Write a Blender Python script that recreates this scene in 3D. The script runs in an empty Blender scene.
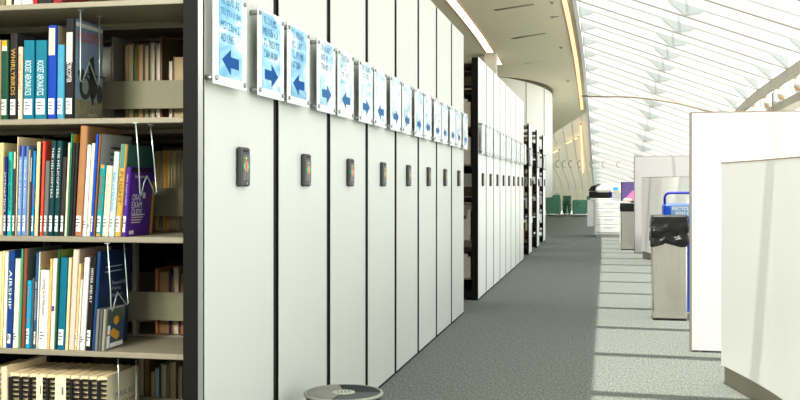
SUN, SKY, EXPO, BOOK_FILL = 4.0, 1.4, 0.7, 118
import bpy, math, random
from mathutils import Vector, Matrix
random.seed(7)
scene = bpy.context.scene
COL = scene.collection
# ------------------------------------------------------------------ camera numbers
TH = math.atan(0.206)
CS, SN = math.cos(TH), math.sin(TH)
H = 1.10
def ray(px):
    u = (px-400)/1000.0
    return (-SN+u*CS, CS+u*SN)
def X(px, y):                       # world x where the pixel column meets the plane y
    dx, dy = ray(px)
    return y*dx/dy
def ZY(px, py, y):                  # world z on the plane y
    dx, dy = ray(px)
    return H+(186-py)/1000.0*(y/dy)
def W(px, zeta):                    # world x, y at forward depth zeta
    dx, dy = ray(px)
    return zeta*dx, zeta*dy
def lin(c):
    r = []
    for v in c[:3]:
        v = v/255.0
        r.append(v/12.92 if v <= 0.04045 else ((v+0.055)/1.055)**2.4)
    return (r[0], r[1], r[2], 1.0)
# ------------------------------------------------------------------ materials
_M = {}
def mat(name, col, rough=0.5, metal=0.0, noise=0.0, scale=30.0, emit=0.0, spec=0.5, coat=0.0, bump=0.0, stretch=None):
    key = (name, tuple(col), rough, metal, noise, scale, emit)
    if key in _M: return _M[key]
    m = bpy.data.materials.new(name); m.use_nodes = True
    nt = m.node_tree; b = nt.nodes['Principled BSDF']
    c = lin(col)
    b.inputs['Base Color'].default_value = c
    b.inputs['Roughness'].default_value = rough
    b.inputs['Metallic'].default_value = metal
    b.inputs['Specular IOR Level'].default_value = spec
    if coat: b.inputs['Coat Weight'].default_value = coat; b.inputs['Coat Roughness'].default_value = 0.05
    if noise or bump:
        tc = nt.nodes.new('ShaderNodeTexCoord'); n = nt.nodes.new('ShaderNodeTexNoise')
        n.inputs['Scale'].default_value = scale; n.inputs['Detail'].default_value = 4
        src = tc.outputs['Object']
        if stretch:
            mp = nt.nodes.new('ShaderNodeMapping'); mp.inputs['Scale'].default_value = stretch
            nt.links.new(src, mp.inputs['Vector']); src = mp.outputs['Vector']
        nt.links.new(src, n.inputs['Vector'])
        if noise:
            r = nt.nodes.new('ShaderNodeValToRGB')
            r.color_ramp.elements[0].position = 0.3; r.color_ramp.elements[1].position = 0.7
            r.color_ramp.elements[0].color = tuple(v*(1-noise) for v in c[:3])+(1,)
            r.color_ramp.elements[1].color = tuple(min(1, v*(1+noise)) for v in c[:3])+(1,)
            nt.links.new(n.outputs['Fac'], r.inputs['Fac']); nt.links.new(r.outputs['Color'], b.inputs['Base Color'])
        if bump:
            bp = nt.nodes.new('ShaderNodeBump'); bp.inputs['Strength'].default_value = bump; bp.inputs['Distance'].default_value = 0.01
            nt.links.new(n.outputs['Fac'], bp.inputs['Height']); nt.links.new(bp.outputs['Normal'], b.inputs['Normal'])
    if emit:
        b.inputs['Emission Color'].default_value = c; b.inputs['Emission Strength'].default_value = emit
    _M[key] = m
    return m
# ------------------------------------------------------------------ mesh collector
class G:
    def __init__(s): s.v = []; s.f = []; s.mi = []; s.sm = []
    def face(s, idx, mi=0, sm=False): s.f.append(idx); s.mi.append(mi); s.sm.append(sm)
    def box(s, x0, x1, y0, y1, z0, z1, mi=0, b=0.0):
        if b:                       # chamfered box
            b = min(b, abs(x1-x0)*.45, abs(y1-y0)*.45, abs(z1-z0)*.45)
            n = len(s.v); cs = []
            for sx, x in ((1, x0), (-1, x1)):
                for sy, y in ((1, y0), (-1, y1)):
                    for sz, z in ((1, z0), (-1, z1)):
                        s.v += [(x, y+sy*b, z+sz*b), (x+sx*b, y, z+sz*b), (x+sx*b, y+sy*b, z)]
            def i(a, c, e, k): return n+(a*4+c*2+e)*3+k
            Q = []
            for a in (0, 1):
                Q.append([i(a,0,0,0), i(a,1,0,0), i(a,1,1,0), i(a,0,1,0)])
                Q.append([i(0,a,0,1), i(1,a,0,1), i(1,a,1,1), i(0,a,1,1)])
                Q.append([i(0,0,a,2), i(1,0,a,2), i(1,1,a,2), i(0,1,a,2)])
                for c in (0, 1):
                    Q.append([i(a,c,0,0), i(a,c,1,0), i(a,c,1,1), i(a,c,0,1)])
                    Q.append([i(a,0,c,0), i(a,1,c,0), i(a,1,c,2), i(a,0,c,2)])
                    Q.append([i(0,a,c,1), i(1,a,c,1), i(1,a,c,2), i(0,a,c,2)])
                    for e in (0, 1): Q.append([i(a,c,e,0), i(a,c,e,1), i(a,c,e,2)])
            cx = Vector(((x0+x1)/2, (y0+y1)/2, (z0+z1)/2))
            for q in Q:
                p = [Vector(s.v[k]) for k in q]
                nn = (p[1]-p[0]).cross(p[2]-p[0]); ce = sum(p, Vector())/len(p)
                if nn.dot(ce-cx) < 0: q = q[::-1]
                s.face(q, mi)
            return s
        n = len(s.v)
        s.v += [(x, y, z) for x in (x0, x1) for y in (y0, y1) for z in (z0, z1)]
        for q in ((0,1,3,2), (4,6,7,5), (0,4,5,1), (2,3,7,6), (0,2,6,4), (1,5,7,3)): s.face([n+k for k in q], mi)
        return s
    def quad(s, a, b, c, d, mi=0):
        n = len(s.v); s.v += [tuple(a), tuple(b), tuple(c), tuple(d)]; s.face([n, n+1, n+2, n+3], mi); return s
    def prism(s, pts, lo, hi, axis='z', mi=0, sm=False):
        """closed 2-D outline pts extruded along axis"""
        n = len(s.v); k = len(pts)
        def mk(p, t):
            if axis == 'z': return (p[0], p[1], t)
            if axis == 'y': return (p[0], t, p[1])
            return (t, p[0], p[1])
        s.v += [mk(p, lo) for p in pts]+[mk(p, hi) for p in pts]
        for i in range(k): s.face([n+i, n+(i+1) % k, n+k+(i+1) % k, n+k+i], mi, sm)
        s.face([n+i for i in range(k)][::-1], mi); s.face([n+k+i for i in range(k)], mi)
        return s
    def lathe(s, prof, c=(0,0,0), seg=32, mi=0, cap=True):
        """profile [(r,z)] spun about z"""
        n = len(s.v)
        for r, z in prof:
            for i in range(seg):
                a = 2*math.pi*i/seg; s.v.append((c[0]+r*math.cos(a), c[1]+r*math.sin(a), c[2]+z))
        for j in range(len(prof)-1):
            for i in range(seg):
                s.face([n+j*seg+i, n+j*seg+(i+1) % seg, n+(j+1)*seg+(i+1) % seg, n+(j+1)*seg+i], mi, True)
        if cap:
            s.face([n+i for i in range(seg)][::-1], mi); m = n+(len(prof)-1)*seg; s.face([m+i for i in range(seg)], mi)
        return s
    def cyl(s, a, b, r, seg=12, mi=0):
        return s.tube([a, b], r, seg, mi)
    def tube(s, pts, r, seg=8, mi=0):
        pts = [Vector(p) for p in pts]; n = len(s.v); k = len(pts)
        up = None
        for i, p in enumerate(pts):
            t = (pts[min(i+1, k-1)]-pts[max(i-1, 0)]).normalized()
            if up is None:
                up = Vector((0,0,1)) if abs(t.z) < .9 else Vector((1,0,0))
            e1 = (up-t*up.dot(t))
            e1 = e1.normalized() if e1.length > 1e-6 else t.orthogonal().normalized()
            e2 = t.cross(e1); up = e1
            for j in range(seg):
                a = 2*math.pi*j/seg; s.v.append(tuple(p+(e1*math.cos(a)+e2*math.sin(a))*r))
        for i in range(k-1):
            for j in range(seg):
                s.face([n+i*seg+j, n+i*seg+(j+1) % seg, n+(i+1)*seg+(j+1) % seg, n+(i+1)*seg+j], mi, True)
        s.face([n+j for j in range(seg)][::-1], mi); s.face([n+(k-1)*seg+j for j in range(seg)], mi)
        return s
    def sphere(s, c, r, seg=12, mi=0, sz=1.0):
        prof = [(max(1e-4, r*math.sin(math.pi*i/(seg//2))), -r*sz*math.cos(math.pi*i/(seg//2))) for i in range(seg//2+1)]
        return s.lathe(prof, c, seg, mi, False)
    def build(s, name, mats, parent=None, loc=None, rot=None):
        me = bpy.data.meshes.new(name); me.from_pydata(s.v, [], s.f)
        if not isinstance(mats, (list, tuple)): mats = [mats]
        for m in mats: me.materials.append(m)
        for p, i, q in zip(me.polygons, s.mi, s.sm): p.material_index = i; p.use_smooth = q
        me.update()
        o = bpy.data.objects.new(name, me); COL.objects.link(o)
        if parent: o.parent = parent
        if loc: o.location = loc
        if rot: o.rotation_euler = rot
        return o
def tag(o, label, cat, group=None):
    o['label'] = label; o['category'] = cat
    if group: o['group'] = group
    return o
def empty(name, label, cat, loc=(0,0,0), rot=0, group=None):
    o = bpy.data.objects.new(name, None); COL.objects.link(o); o.location = loc; o.rotation_euler = (0, 0, rot)
    o.empty_display_size = .1
    return tag(o, label, cat, group)
def struct(o): o['kind'] = 'structure'; return o
def copy_tree(o, parent=None):
    c = o.copy(); COL.objects.link(c)
    if parent: c.parent = parent
    for ch in list(o.children): copy_tree(ch, c)
    return c
_T = {}
def text_mesh(s):
    if s in _T: return _T[s]
    cu = bpy.data.curves.new('lettering', 'FONT'); cu.body = s; cu.resolution_u = 2
    o = bpy.data.objects.new('lettering', cu); COL.objects.link(o)
    bpy.context.view_layer.update()
    me = bpy.data.meshes.new_from_object(o.evaluated_get(bpy.context.evaluated_depsgraph_get()))
    v = [tuple(p.co) for p in me.vertices]; f = [list(p.vertices) for p in me.polygons]
    bpy.data.objects.remove(o); bpy.data.curves.remove(cu); bpy.data.meshes.remove(me)
    x0 = min(p[0] for p in v); x1 = max(p[0] for p in v); y0 = min(p[1] for p in v); y1 = max(p[1] for p in v)
    v = [((p[0]-x0)/(x1-x0), (p[1]-y0)/(y1-y0)) for p in v]
    _T[s] = (v, f); return _T[s]
def text_on(g, s, o, u, w, mi=0):
    """letters of s fill the parallelogram at corner o with edge vectors u (reading direction) and w (up)"""
    v, f = text_mesh(s); n = len(g.v); o, u, w = Vector(o), Vector(u), Vector(w)
    for a, b in v: g.v.append(tuple(o+u*a+w*b))
    for q in f: g.face([n+k for k in q], mi)
# ------------------------------------------------------------------ shared materials
WHITE_FAR_LIT = mat('white_laminate', (244,245,240), .35, noise=.01, scale=3)  # lighter copy of the laminate, paints in light the far runs lack
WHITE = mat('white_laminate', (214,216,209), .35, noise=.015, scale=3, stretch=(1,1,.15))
WHITE2 = mat('white_paint', (240,240,236), .5, noise=.01, scale=2)
DARK = mat('black_powder_coat', (29,30,29), .6, noise=.25, scale=220, spec=.15)
GREYTRIM = mat('grey_metal_trim', (150,152,152), .4, .4)
SHELF = mat('putty_shelf_paint', (150,144,126), .45, noise=.02, scale=40)
BACKSTOP = mat('putty_backstop_paint', (135,133,108), .5, noise=.03, scale=40)
RUBBER = mat('black_rubber', (26,24,28), .6)
PAGES = mat('paper_pages', (222,212,186), .8, noise=.08, scale=300, stretch=(1,.02,.02))
LABELW = mat('white_paper_label', (240,240,236), .6)
INK = mat('grey_ink', (110,110,115), .7)
STEEL = mat('wire_steel', (205,222,216), .3, .6)
BOLT = mat('brushed_steel_standoff', (170,172,170), .3, .8)
ACRYL = mat('clear_frosted_acrylic', (240,245,246), .12, coat=.5)
# ------------------------------------------------------------------ setting
FIN0, FSTEP = 13.55, 1.27
PA = [(-13,2.5),(13.4,2.5),(15,2.49),(16.3,2.466),(17.6,2.41),(18.85,2.365),(20.1,2.25),(21.4,2.1),(22.7,1.94),(23.9,1.74),(25.2,1.54),(26.5,1.32),(27.8,1.08),(29.1,.84),(30.4,.6),(33,.33),(36,.08),(38,-.3),(39.2,-1.1)]
PB = [(-13,1.5),(12,1.5),(16,1.46),(18,1.4),(20,1.25),(22.5,.92),(25,.55),(27,.3),(29,.0),(31,-.3),(34,-.7),(36.5,-1.1),(39.2,-1.1)]
def prof(P, y):
    for (a, u), (b, w) in zip(P, P[1:]):
        if y <= b:
            t = max(0, (y-a)/(b-a)); return H+u+(w-u)*t
    return 0.0
XA, XB = -0.44, 2.30
# carpet
m = bpy.data.materials.new('grey_carpet'); m.use_nodes = True
nt = m.node_tree; b = nt.nodes['Principled BSDF']; b.inputs['Roughness'].default_value = .95; b.inputs['Specular IOR Level'].default_value = .1
tc = nt.nodes.new('ShaderNodeTexCoord'); mp = nt.nodes.new('ShaderNodeMapping'); mp.inputs['Scale'].default_value = (90, 30, 1)
n1 = nt.nodes.new('ShaderNodeTexNoise'); n1.inputs['Scale'].default_value = 1.0; n1.inputs['Detail'].default_value = 5; n1.inputs['Roughness'].default_value = .7
rp = nt.nodes.new('ShaderNodeValToRGB'); rp.color_ramp.elements[0].position = .3; rp.color_ramp.elements[1].position = .72
rp.color_ramp.elements[0].color = lin((80,85,81)); rp.color_ramp.elements[1].color = lin((149,153,146))
nt.links.new(tc.outputs['Object'], mp.inputs['Vector']); nt.links.new(mp.outputs['Vector'], n1.inputs['Vector'])
nt.links.new(n1.outputs['Fac'], rp.inputs['Fac']); nt.links.new(rp.outputs['Color'], b.inputs['Base Color'])
bp = nt.nodes.new('ShaderNodeBump'); bp.inputs['Strength'].default_value = .4; bp.inputs['Distance'].default_value = .005
nt.links.new(n1.outputs['Fac'], bp.inputs['Height']); nt.links.new(bp.outputs['Normal'], b.inputs['Normal'])
CARPET = m
struct(G().box(-7, 2.75, -12, 42, -.1, 0).build('floor', CARPET))
OUT = mat('pale_paving', (205,204,194), .9)
struct(G().box(2.76, 40, -20, 60, -.3, -.15).build('ground_outside', OUT))
# ceiling: follows the roof profile; its far end runs on the slant
CEIL = mat('beige_ceiling_paint', (240,234,210), .85, noise=.015, scale=8)
g = G(); ys = [-12, -5, 0, 5, 9, 13.4, 14.5, 15.5, 16.5, 17.5, 18.5, 19.5, 20.5, 21.5, 22.5, 23.3]
xs = [-7, -5, -3, -1.5, XA]
def cy_end(x): return 23.9 + (XA-x)*2.6
def cpt(x, y, f=None):
    yy = y if f is None else f*cy_end(x)+(1-f)*23.3
    return (x, yy, prof(PA, yy))
rows = [[cpt(x, y) for x in xs] for y in ys]+[[cpt(x, 0, f) for x in xs] for f in (.34, .67, 1)]
for r in rows: g.v += r
for j in range(len(rows)-1):
    for i in range(len(xs)-1):
        a = j*len(xs)+i; g.face([a, a+len(xs), a+len(xs)+1, a+1], 0, True)
struct(g.build('ceiling', CEIL))
# ceiling edge trim beside the glass roof
g = G()
ey = [-12, -5, 0, 6, 13.4]+[13.4+.8*i for i in range(1, 32)]
def strip(x0, x1, dz0, dz1, ys, P=PA):
    g = G(); k = 0
    for y in ys:
        z = prof(P, y); g.v += [(x0, y, z+dz0), (x1, y, z+dz0), (x1, y, z+dz1), (x0, y, z+dz1)]
    for j in range(len(ys)-1):
        for i in range(4):
            a = j*4; g.face([a+i, a+4+i, a+4+(i+1) % 4, a+(i+1) % 4])
    g.face([0,1,2,3]); e = (len(ys)-1)*4; g.face([e+3, e+2, e+1, e])
    return g
TRIMW = mat('white_roof_steel', (236,238,236), .5)
struct(strip(XA, XA+.055, -.05, .34, ey).build('trim_1', TRIMW))
# far curved shell closing the hall
SHELL = mat('ribbed_shell_lining', (228,225,206), .8, noise=.03, scale=2, stretch=(3,.2,.2))
_nt = SHELL.node_tree; _o = _nt.nodes['Material Output']; _b = _nt.nodes['Principled BSDF']
_t = _nt.nodes.new('ShaderNodeBsdfTranslucent'); _t.inputs['Color'].default_value = lin((250,246,226)); _x = _nt.nodes.new('ShaderNodeMixShader'); _x.inputs['Fac'].default_value = .10
_nt.links.new(_b.outputs[0], _x.inputs[1]); _nt.links.new(_t.outputs[0], _x.inputs[2]); _nt.links.new(_x.outputs[0], _o.inputs['Surface'])
g = G(); sy = [23.9+.55*i for i in range(28)]+[39.2]; sx = [-7+.4*i for i in range(17)]+[XA]
for y in sy:
    for x in sx: g.v.append((x, y, prof(PA, y)+.03+(.10 if y > 24.2 else 0)))
for j in range(len(sy)-1):
    for i in range(len(sx)-1):
        a = j*len(sx)+i; g.face([a, a+len(sx), a+len(sx)+1, a+1], 0, True)
struct(g.build('wall_end', SHELL))
RIB = mat('pale_shell_rib', (214,212,194), .7)
for i in range(14):
    x = -3.6+.25*i
    struct(strip(x, x+.012, .115, .128, [24.2+.6*j for j in range(25)]).build('trim_2', RIB))
struct(G().box(-7.1, -7, -12, 42, 0, 5).build('wall_left', WHITE2))
struct(G().box(-7, 2.75, -12.1, -12, 0, 4).build('wall_back', WHITE2))
struct(G().box(-7, 6, 42, 42.1, 0, 5).build('wall_far', WHITE2))
# glass: roof pane, side wall pane, posts
gm = bpy.data.materials.new('clear_glazing'); gm.use_nodes = True; nt = gm.node_tree
for nd in list(nt.nodes): nt.nodes.remove(nd)
ou = nt.nodes.new('ShaderNodeOutputMaterial'); mx = nt.nodes.new('ShaderNodeMixShader'); tr = nt.nodes.new('ShaderNodeBsdfTransparent'); gl = nt.nodes.new('ShaderNodeBsdfGlossy')
tr.inputs['Color'].default_value = (.97, .99, .98, 1); gl.inputs['Roughness'].default_value = .03; mx.inputs['Fac'].default_value = .05
nt.links.new(tr.outputs[0], mx.inputs[1]); nt.links.new(gl.outputs[0], mx.inputs[2]); nt.links.new(mx.outputs[0], ou.inputs['Surface'])
g = G(); gy = [-12, 0, 6, 12]+[13+1.0*i for i in range(27)]
for y in gy: g.v += [(XA+.02, y, prof(PA, y)+.36), (XB+.15, y, prof(PB, y)+.36)]
for j in range(len(gy)-1): g.face([2*j, 2*j+1, 2*j+3, 2*j+2])
struct(g.build('window_1', gm))
g = G()
g.quad((2.62, -12, 0), (2.62, 39, 0), (2.62, 39, 3.0), (2.62, -12, 3.0))
struct(g.build('window_2', gm))
FIN = mat('white_roof_fin', (213,213,210), .6)
FINU = mat('fin_lower_edge', (182,175,168), .6)  # shade of the blade's underside put into a darker colour
SHADE_PURLIN = mat('pale_grey_shade_and_purlin', (178,184,181), .6)  # grey of the painted shade triangles and of the purlin
for k in range(-19, 20):
    y = FIN0+FSTEP*k
    za, zb = prof(PA, y), prof(PB, y)
    if za < .35: continue
    zb = max(zb, .12); za = max(za, .2)
    t = .055; d = .36
    g = G()
    # blade: bottom edge straight from the ceiling edge to the eave, with a thin darker lower lip
    def zz(x): return za+(zb-za)*(x-XA)/(XB-XA)
    x0, x1 = XA+.055, XB
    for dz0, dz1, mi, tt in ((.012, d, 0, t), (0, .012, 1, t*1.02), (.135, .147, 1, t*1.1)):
        n = len(g.v)
        for x in (x0, x1):
            for yy in (y-tt/2, y+tt/2):
                for dz in (dz0, dz1): g.v.append((x, yy, zz(x)+dz))
        for q in ((0,1,3,2), (4,6,7,5), (0,4,5,1), (2,3,7,6), (0,2,6,4), (1,5,7,3)): g.face([n+i for i in q], mi)
    # grey triangles painting shade patches on the blade face at the ceiling edge, the purlin and the eave
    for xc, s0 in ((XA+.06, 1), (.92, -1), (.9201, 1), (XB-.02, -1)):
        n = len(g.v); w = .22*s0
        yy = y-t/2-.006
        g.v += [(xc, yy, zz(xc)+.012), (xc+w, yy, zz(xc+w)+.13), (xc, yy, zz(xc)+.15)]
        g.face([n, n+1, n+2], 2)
    struct(g.build('ceiling_fin', [FIN, FINU, SHADE_PURLIN]))
py_ = [-11]+[3+1.27*i for i in range(24)]
g = G()
g.tube([(.92, y, (prof(PA, y)*(XB-.92)+prof(PB, y)*(.92-XA))/(XB-XA)+.33) for y in py_ if y < 30], .02, 8)
struct(g.build('trim_3', SHADE_PURLIN))
# arched tie crossing the roof
TIE = mat('bronze_tie', (176,160,140), .5)
g = G(); g.tube([(W(px, ze)[0], W(px, ze)[1], H+(186-py)/1000*ze) for px, py, ze in ((582,96,20.4),(600,96.5,19.6),(625,96.5,19.2),(645,98,19),(677,103,18.8),(713,112,18.8))], .018, 8)
struct(g.build('trim_4', TIE))
# eave beam, its round fittings and posts
EAVE = mat('greige_eave_steel', (172,166,150), .5)
def eave(x0, x1, d0, d1, name, mt, y1=30):
    ys = [-11, 4, 12]+[12+.9*i for i in range(1, 21)]
    struct(strip(x0, x1, d0, d1, [y for y in ys if y <= y1], PB).build(name, mt))
eave(XB-.03, XB+.06, -.10, .02, 'trim_5', EAVE)
eave(XB+.18, XB+.40, -.36, -.24, 'trim_6', EAVE)
KN = mat('white_enamel_fitting', (206,200,188), .5); KW = mat('warm_brass_fitting', (220,170,120), .5)
for k in range(-6, 12):
    y = FIN0+FSTEP*k+.3; z = prof(PB, y)
    for nm, xx, dz, r in (('eave_fitting', XB+.16, -.16, .062), ('eave_fitting', XB+.12, -.03, .045)):
        g = G(); g.sphere((xx, y, z+dz), r, 14); g.lathe([(r*.55, -r*1.15), (r*.75, -r*.6)], (xx, y, z+dz), 12, 1)
        struct(g.build(nm, [KN, KW]))
    struct(G().box(XB+.05, XB+.30, y-.015, y+.015, z-.26, z-.02).build('trim_7', TRIMW))
for i in range(7):
    y = 5.1+3.6*i
    struct(G().box(2.46, 2.60, y-.09, y+.09, 0, min(2.56, prof(PB, y)-.05)).build('window_post', mat('grey_post_steel', (150,148,140), .5)))
# white square post with lighting behind the second run
struct(G().box(-2.16, -1.95, 18.05, 18.3, 0, prof(PA, 18.1)+.02).build('pillar', WHITE2))
# curved drum room
g = G(); DR = mat('white_drum_wall', (250,252,249), .6, noise=.01, scale=2)
cx, cy, R = -2.63, 21.75, 1.5
pts = [(cx+R*math.cos(a*math.pi/32), cy+R*math.sin(a*math.pi/32)) for a in range(64)]
for p in pts:
    q = (cx+(p[0]-cx)*.9, cy+(p[1]-cy)*.9)
    g.v += [(q[0], q[1], 0), (q[0], q[1], .86), (p[0], p[1], .86), (p[0], p[1], prof(PA, p[1])+.05)]
for i in range(64):
    j = (i+1) % 64
    for k in range(3): g.face([4*i+k, 4*j+k, 4*j+k+1, 4*i+k+1], 0, k != 1)
struct(g.build('wall_drum', DR))
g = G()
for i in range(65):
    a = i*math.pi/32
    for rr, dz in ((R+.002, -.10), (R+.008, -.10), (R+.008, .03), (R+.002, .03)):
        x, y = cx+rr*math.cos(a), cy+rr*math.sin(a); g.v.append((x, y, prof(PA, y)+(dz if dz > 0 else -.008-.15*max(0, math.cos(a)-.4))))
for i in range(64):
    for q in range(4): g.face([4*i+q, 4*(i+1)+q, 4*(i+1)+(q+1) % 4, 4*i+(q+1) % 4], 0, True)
struct(g.build('trim_8', mat('drum_top_shade', (110,100,88), .7)))  # dark ring paints the shadow line under the ceiling along the drum top
for a in (-100, -72, -47, -25):
    a = math.radians(a); x, y = cx+(R+.004)*math.cos(a), cy+(R+.004)*math.sin(a)
    struct(G().box(x-.008, x+.008, y-.008, y+.008, .87, prof(PA, y)-.06).build('trim_9', mat('panel_joint', (205,200,188), .6)))
# ceiling strip lights
LIGHT = mat('warm_light_diffuser', (255,222,184), .5, emit=2.6)
LIGHT2 = mat('warm_light_diffuser', (255,204,148), .5, emit=1.0)
LFRAME = mat('peach_light_frame', (236,190,150), .6)
def strip_light(x0, x1, ya, yb, label, mt):
    n = max(2, int((yb-ya)/.7)); ys = [ya+(yb-ya)*i/n for i in range(n+1)]
    r = empty('strip_light', label, 'ceiling light', (0, 0, 0))
    strip(x0, x1, -.012, .002, ys).build('diffuser', mt, r)
    for a, b in ((x0-.014, x0), (x1, x1+.014)): strip(a, b, -.016, .002, ys).build('frame', LFRAME, r)
strip_light(-2.09, -1.97, 2, 17.85, 'long warm strip light in the ceiling above the shelving runs', LIGHT)
strip_light(-2.05, -1.95, 18.45, 19.15, 'short warm strip light glowing just behind the white post', LIGHT)
strip_light(-.575, -.512, 2, 23.6, 'long thin warm strip light along the edge of the beige ceiling', LIGHT2)
def shell_strip(ptsxy, w, label):
    r = empty('shell_strip_light', label, 'strip light'); g = G()
    g.tube(ptsxy, w, 6); g.build('diffuser', LIGHT2, r)
    f = G()
    for q in (ptsxy[0], ptsxy[-1]): f.sphere(q, w*1.15, 8)
    f.build('end_cap', LFRAME, r)
def on_shell(px, py):
    """point on the far shell seen at the pixel"""
    for i in range(600):
        ze = 22+i*.03; x, y = W(px, ze); z = H+(186-py)/1000*ze
        if z >= prof(PA, y)+.06 and y > 24.2: return (x, y, prof(PA, y)+.03)
    return W(px, 38)+(H+(186-py)/1000*38,)
shell_strip([on_shell(px, py) for px, py in ((580.6,123),(581.3,138),(582,155),(583,172))], .022, 'upright warm strip light on the far shell continuing the ceiling edge light')
shell_strip([on_shell(553.5,151.5), on_shell(559,148.5)], .022, 'short slanted warm strip on the far shell beside the round drum wall')
shell_strip([on_shell(566,142.5), on_shell(573,139)], .022, 'short slanted warm strip on the far shell, middle one of three')
shell_strip([on_shell(574.5,138), on_shell(578.5,136)], .022, 'short slanted warm strip on the far shell touching the upright strip')
FIT = mat('dark_bracket', (192,186,164), .6)
for px in (558, 564.5, 571, 580, 592, 604.5, 619):
    ze = 27.5; x, y = W(px, ze); z = H+(186-164)/1000*ze
    g = G(); g.tube([(x+.06*math.cos(a), y, z+.09*math.sin(a)) for a in [math.pi*(.35+.13*i) for i in range(11)]], .014, 6)
    tag(g.build('wall_bracket', FIT), 'small dark curved bracket in the row across the far shell', 'bracket', 'curved brackets in a row on the far shell')
# ceiling slot vents and sprinklers
def ceil_pt(px, py):
    lo, hi = 5.0, 40.0
    for _ in range(50):
        mid = (lo+hi)/2; x, y = W(px, mid); z = H+(186-py)/1000*mid
        if z > prof(PA, y): hi = mid
        else: lo = mid
    return W(px, lo)+(prof(PA, W(px, lo)[1]),)
SLOT = mat('grey_slot_vent', (140,134,120), .7); SLOTF = mat('pale_vent_flange', (188,182,165), .7)
for (a, b, lb) in (((495,10),(533,4),'long thin slot vent in the beige ceiling, the one nearest the viewer'), ((512,38.5),(545,33),'long thin slot vent in the beige ceiling, middle of the three'), ((524,63.5),(551,59.5),'long thin slot vent in the ceiling in front of the round drum'), ((551,17),(558,16),'short slot vent in the beige ceiling near its lit edge')):
    p, q = Vector(ceil_pt(*a)), Vector(ceil_pt(*b))
    r = empty('slot_vent', lb, 'vent', p); d = q-p; nrm = Vector((-d.y, d.x, 0)).normalized()*.018
    g = G(); o = Vector((0,0,-.006)); g.v += [tuple(v+o) for v in (-nrm, d-nrm, d+nrm, nrm)]+[tuple(v+Vector((0,0,.02))) for v in (-nrm, d-nrm, d+nrm, nrm)]
    for f in ((0,1,2,3), (4,7,6,5), (0,4,5,1), (1,5,6,2), (2,6,7,3), (3,7,4,0)): g.face(list(f))
    g.build('slot', SLOT, r)
    g = G(); g.tube([nrm*1.3+o*.5, d+nrm*1.3+o*.5], .008, 4); g.tube([-nrm*1.3+o*.5, d-nrm*1.3+o*.5], .008, 4); g.build('flange', SLOTF, r)
for px, py, lb in ((552,2,'small sprinkler head in the ceiling above the short slot vent'), (561,47,'small sprinkler head in the ceiling halfway along its lit edge'), (568,81,'small sprinkler head in the ceiling just right of the round drum')):
    p = ceil_pt(px, py); r = empty('sprinkler_head', lb, 'sprinkler', p)
    G().lathe([(.03, -.008), (.035, .0), (.03, .01)], (0,0,0), 14).build('plate', SLOTF, r)
    g = G(); g.lathe([(.016, -.028), (.010, -.02), (.010, -.007)], (0,0,0), 10).build('nozzle', SLOT, r)
# ------------------------------------------------------------------ light, world, camera
w = bpy.data.worlds.new('sky'); scene.world = w; w.use_nodes = True
bg = w.node_tree.nodes['Background']; bg.inputs['Color'].default_value = (.975, .985, 1.0, 1); bg.inputs['Strength'].default_value = SKY
sd = bpy.data.lights.new('sun', 'SUN'); sd.energy = SUN; sd.angle = math.radians(.6); sd.color = (1, .955, .89)
so = bpy.data.objects.new('sun', sd); COL.objects.link(so)
so.rotation_euler = Vector((-.08, -.20, 1)).to_track_quat('Z', 'Y').to_euler()
ld = bpy.data.lights.new('book_fill_lamp', 'AREA'); ld.shape = 'RECTANGLE'; ld.size = 1.0; ld.size_y = .8; ld.energy = BOOK_FILL; ld.color = (1, .97, .9)  # unseen fill lamp, added to brighten the book spines
lo = bpy.data.objects.new('book_fill_lamp', ld); COL.objects.link(lo); lo.location = (-2.0, -.6, 2.75); lo.rotation_euler = Vector((.1, -1, .42)).to_track_quat('Z', 'Y').to_euler()
cd = bpy.data.cameras.new('camera'); co = bpy.data.objects.new('camera', cd); COL.objects.link(co)
co.location = (0, 0, H); co.rotation_euler = (math.pi/2, 0, TH)
cd.sensor_width = 36; cd.lens = 45; cd.shift_y = -14/800; cd.clip_start = .05; cd.clip_end = 200
scene.camera = co
scene.view_settings.view_transform = 'Standard'
scene.view_settings.look = 'None'
scene.view_settings.exposure = EXPO
scene.view_settings.gamma = .9
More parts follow.
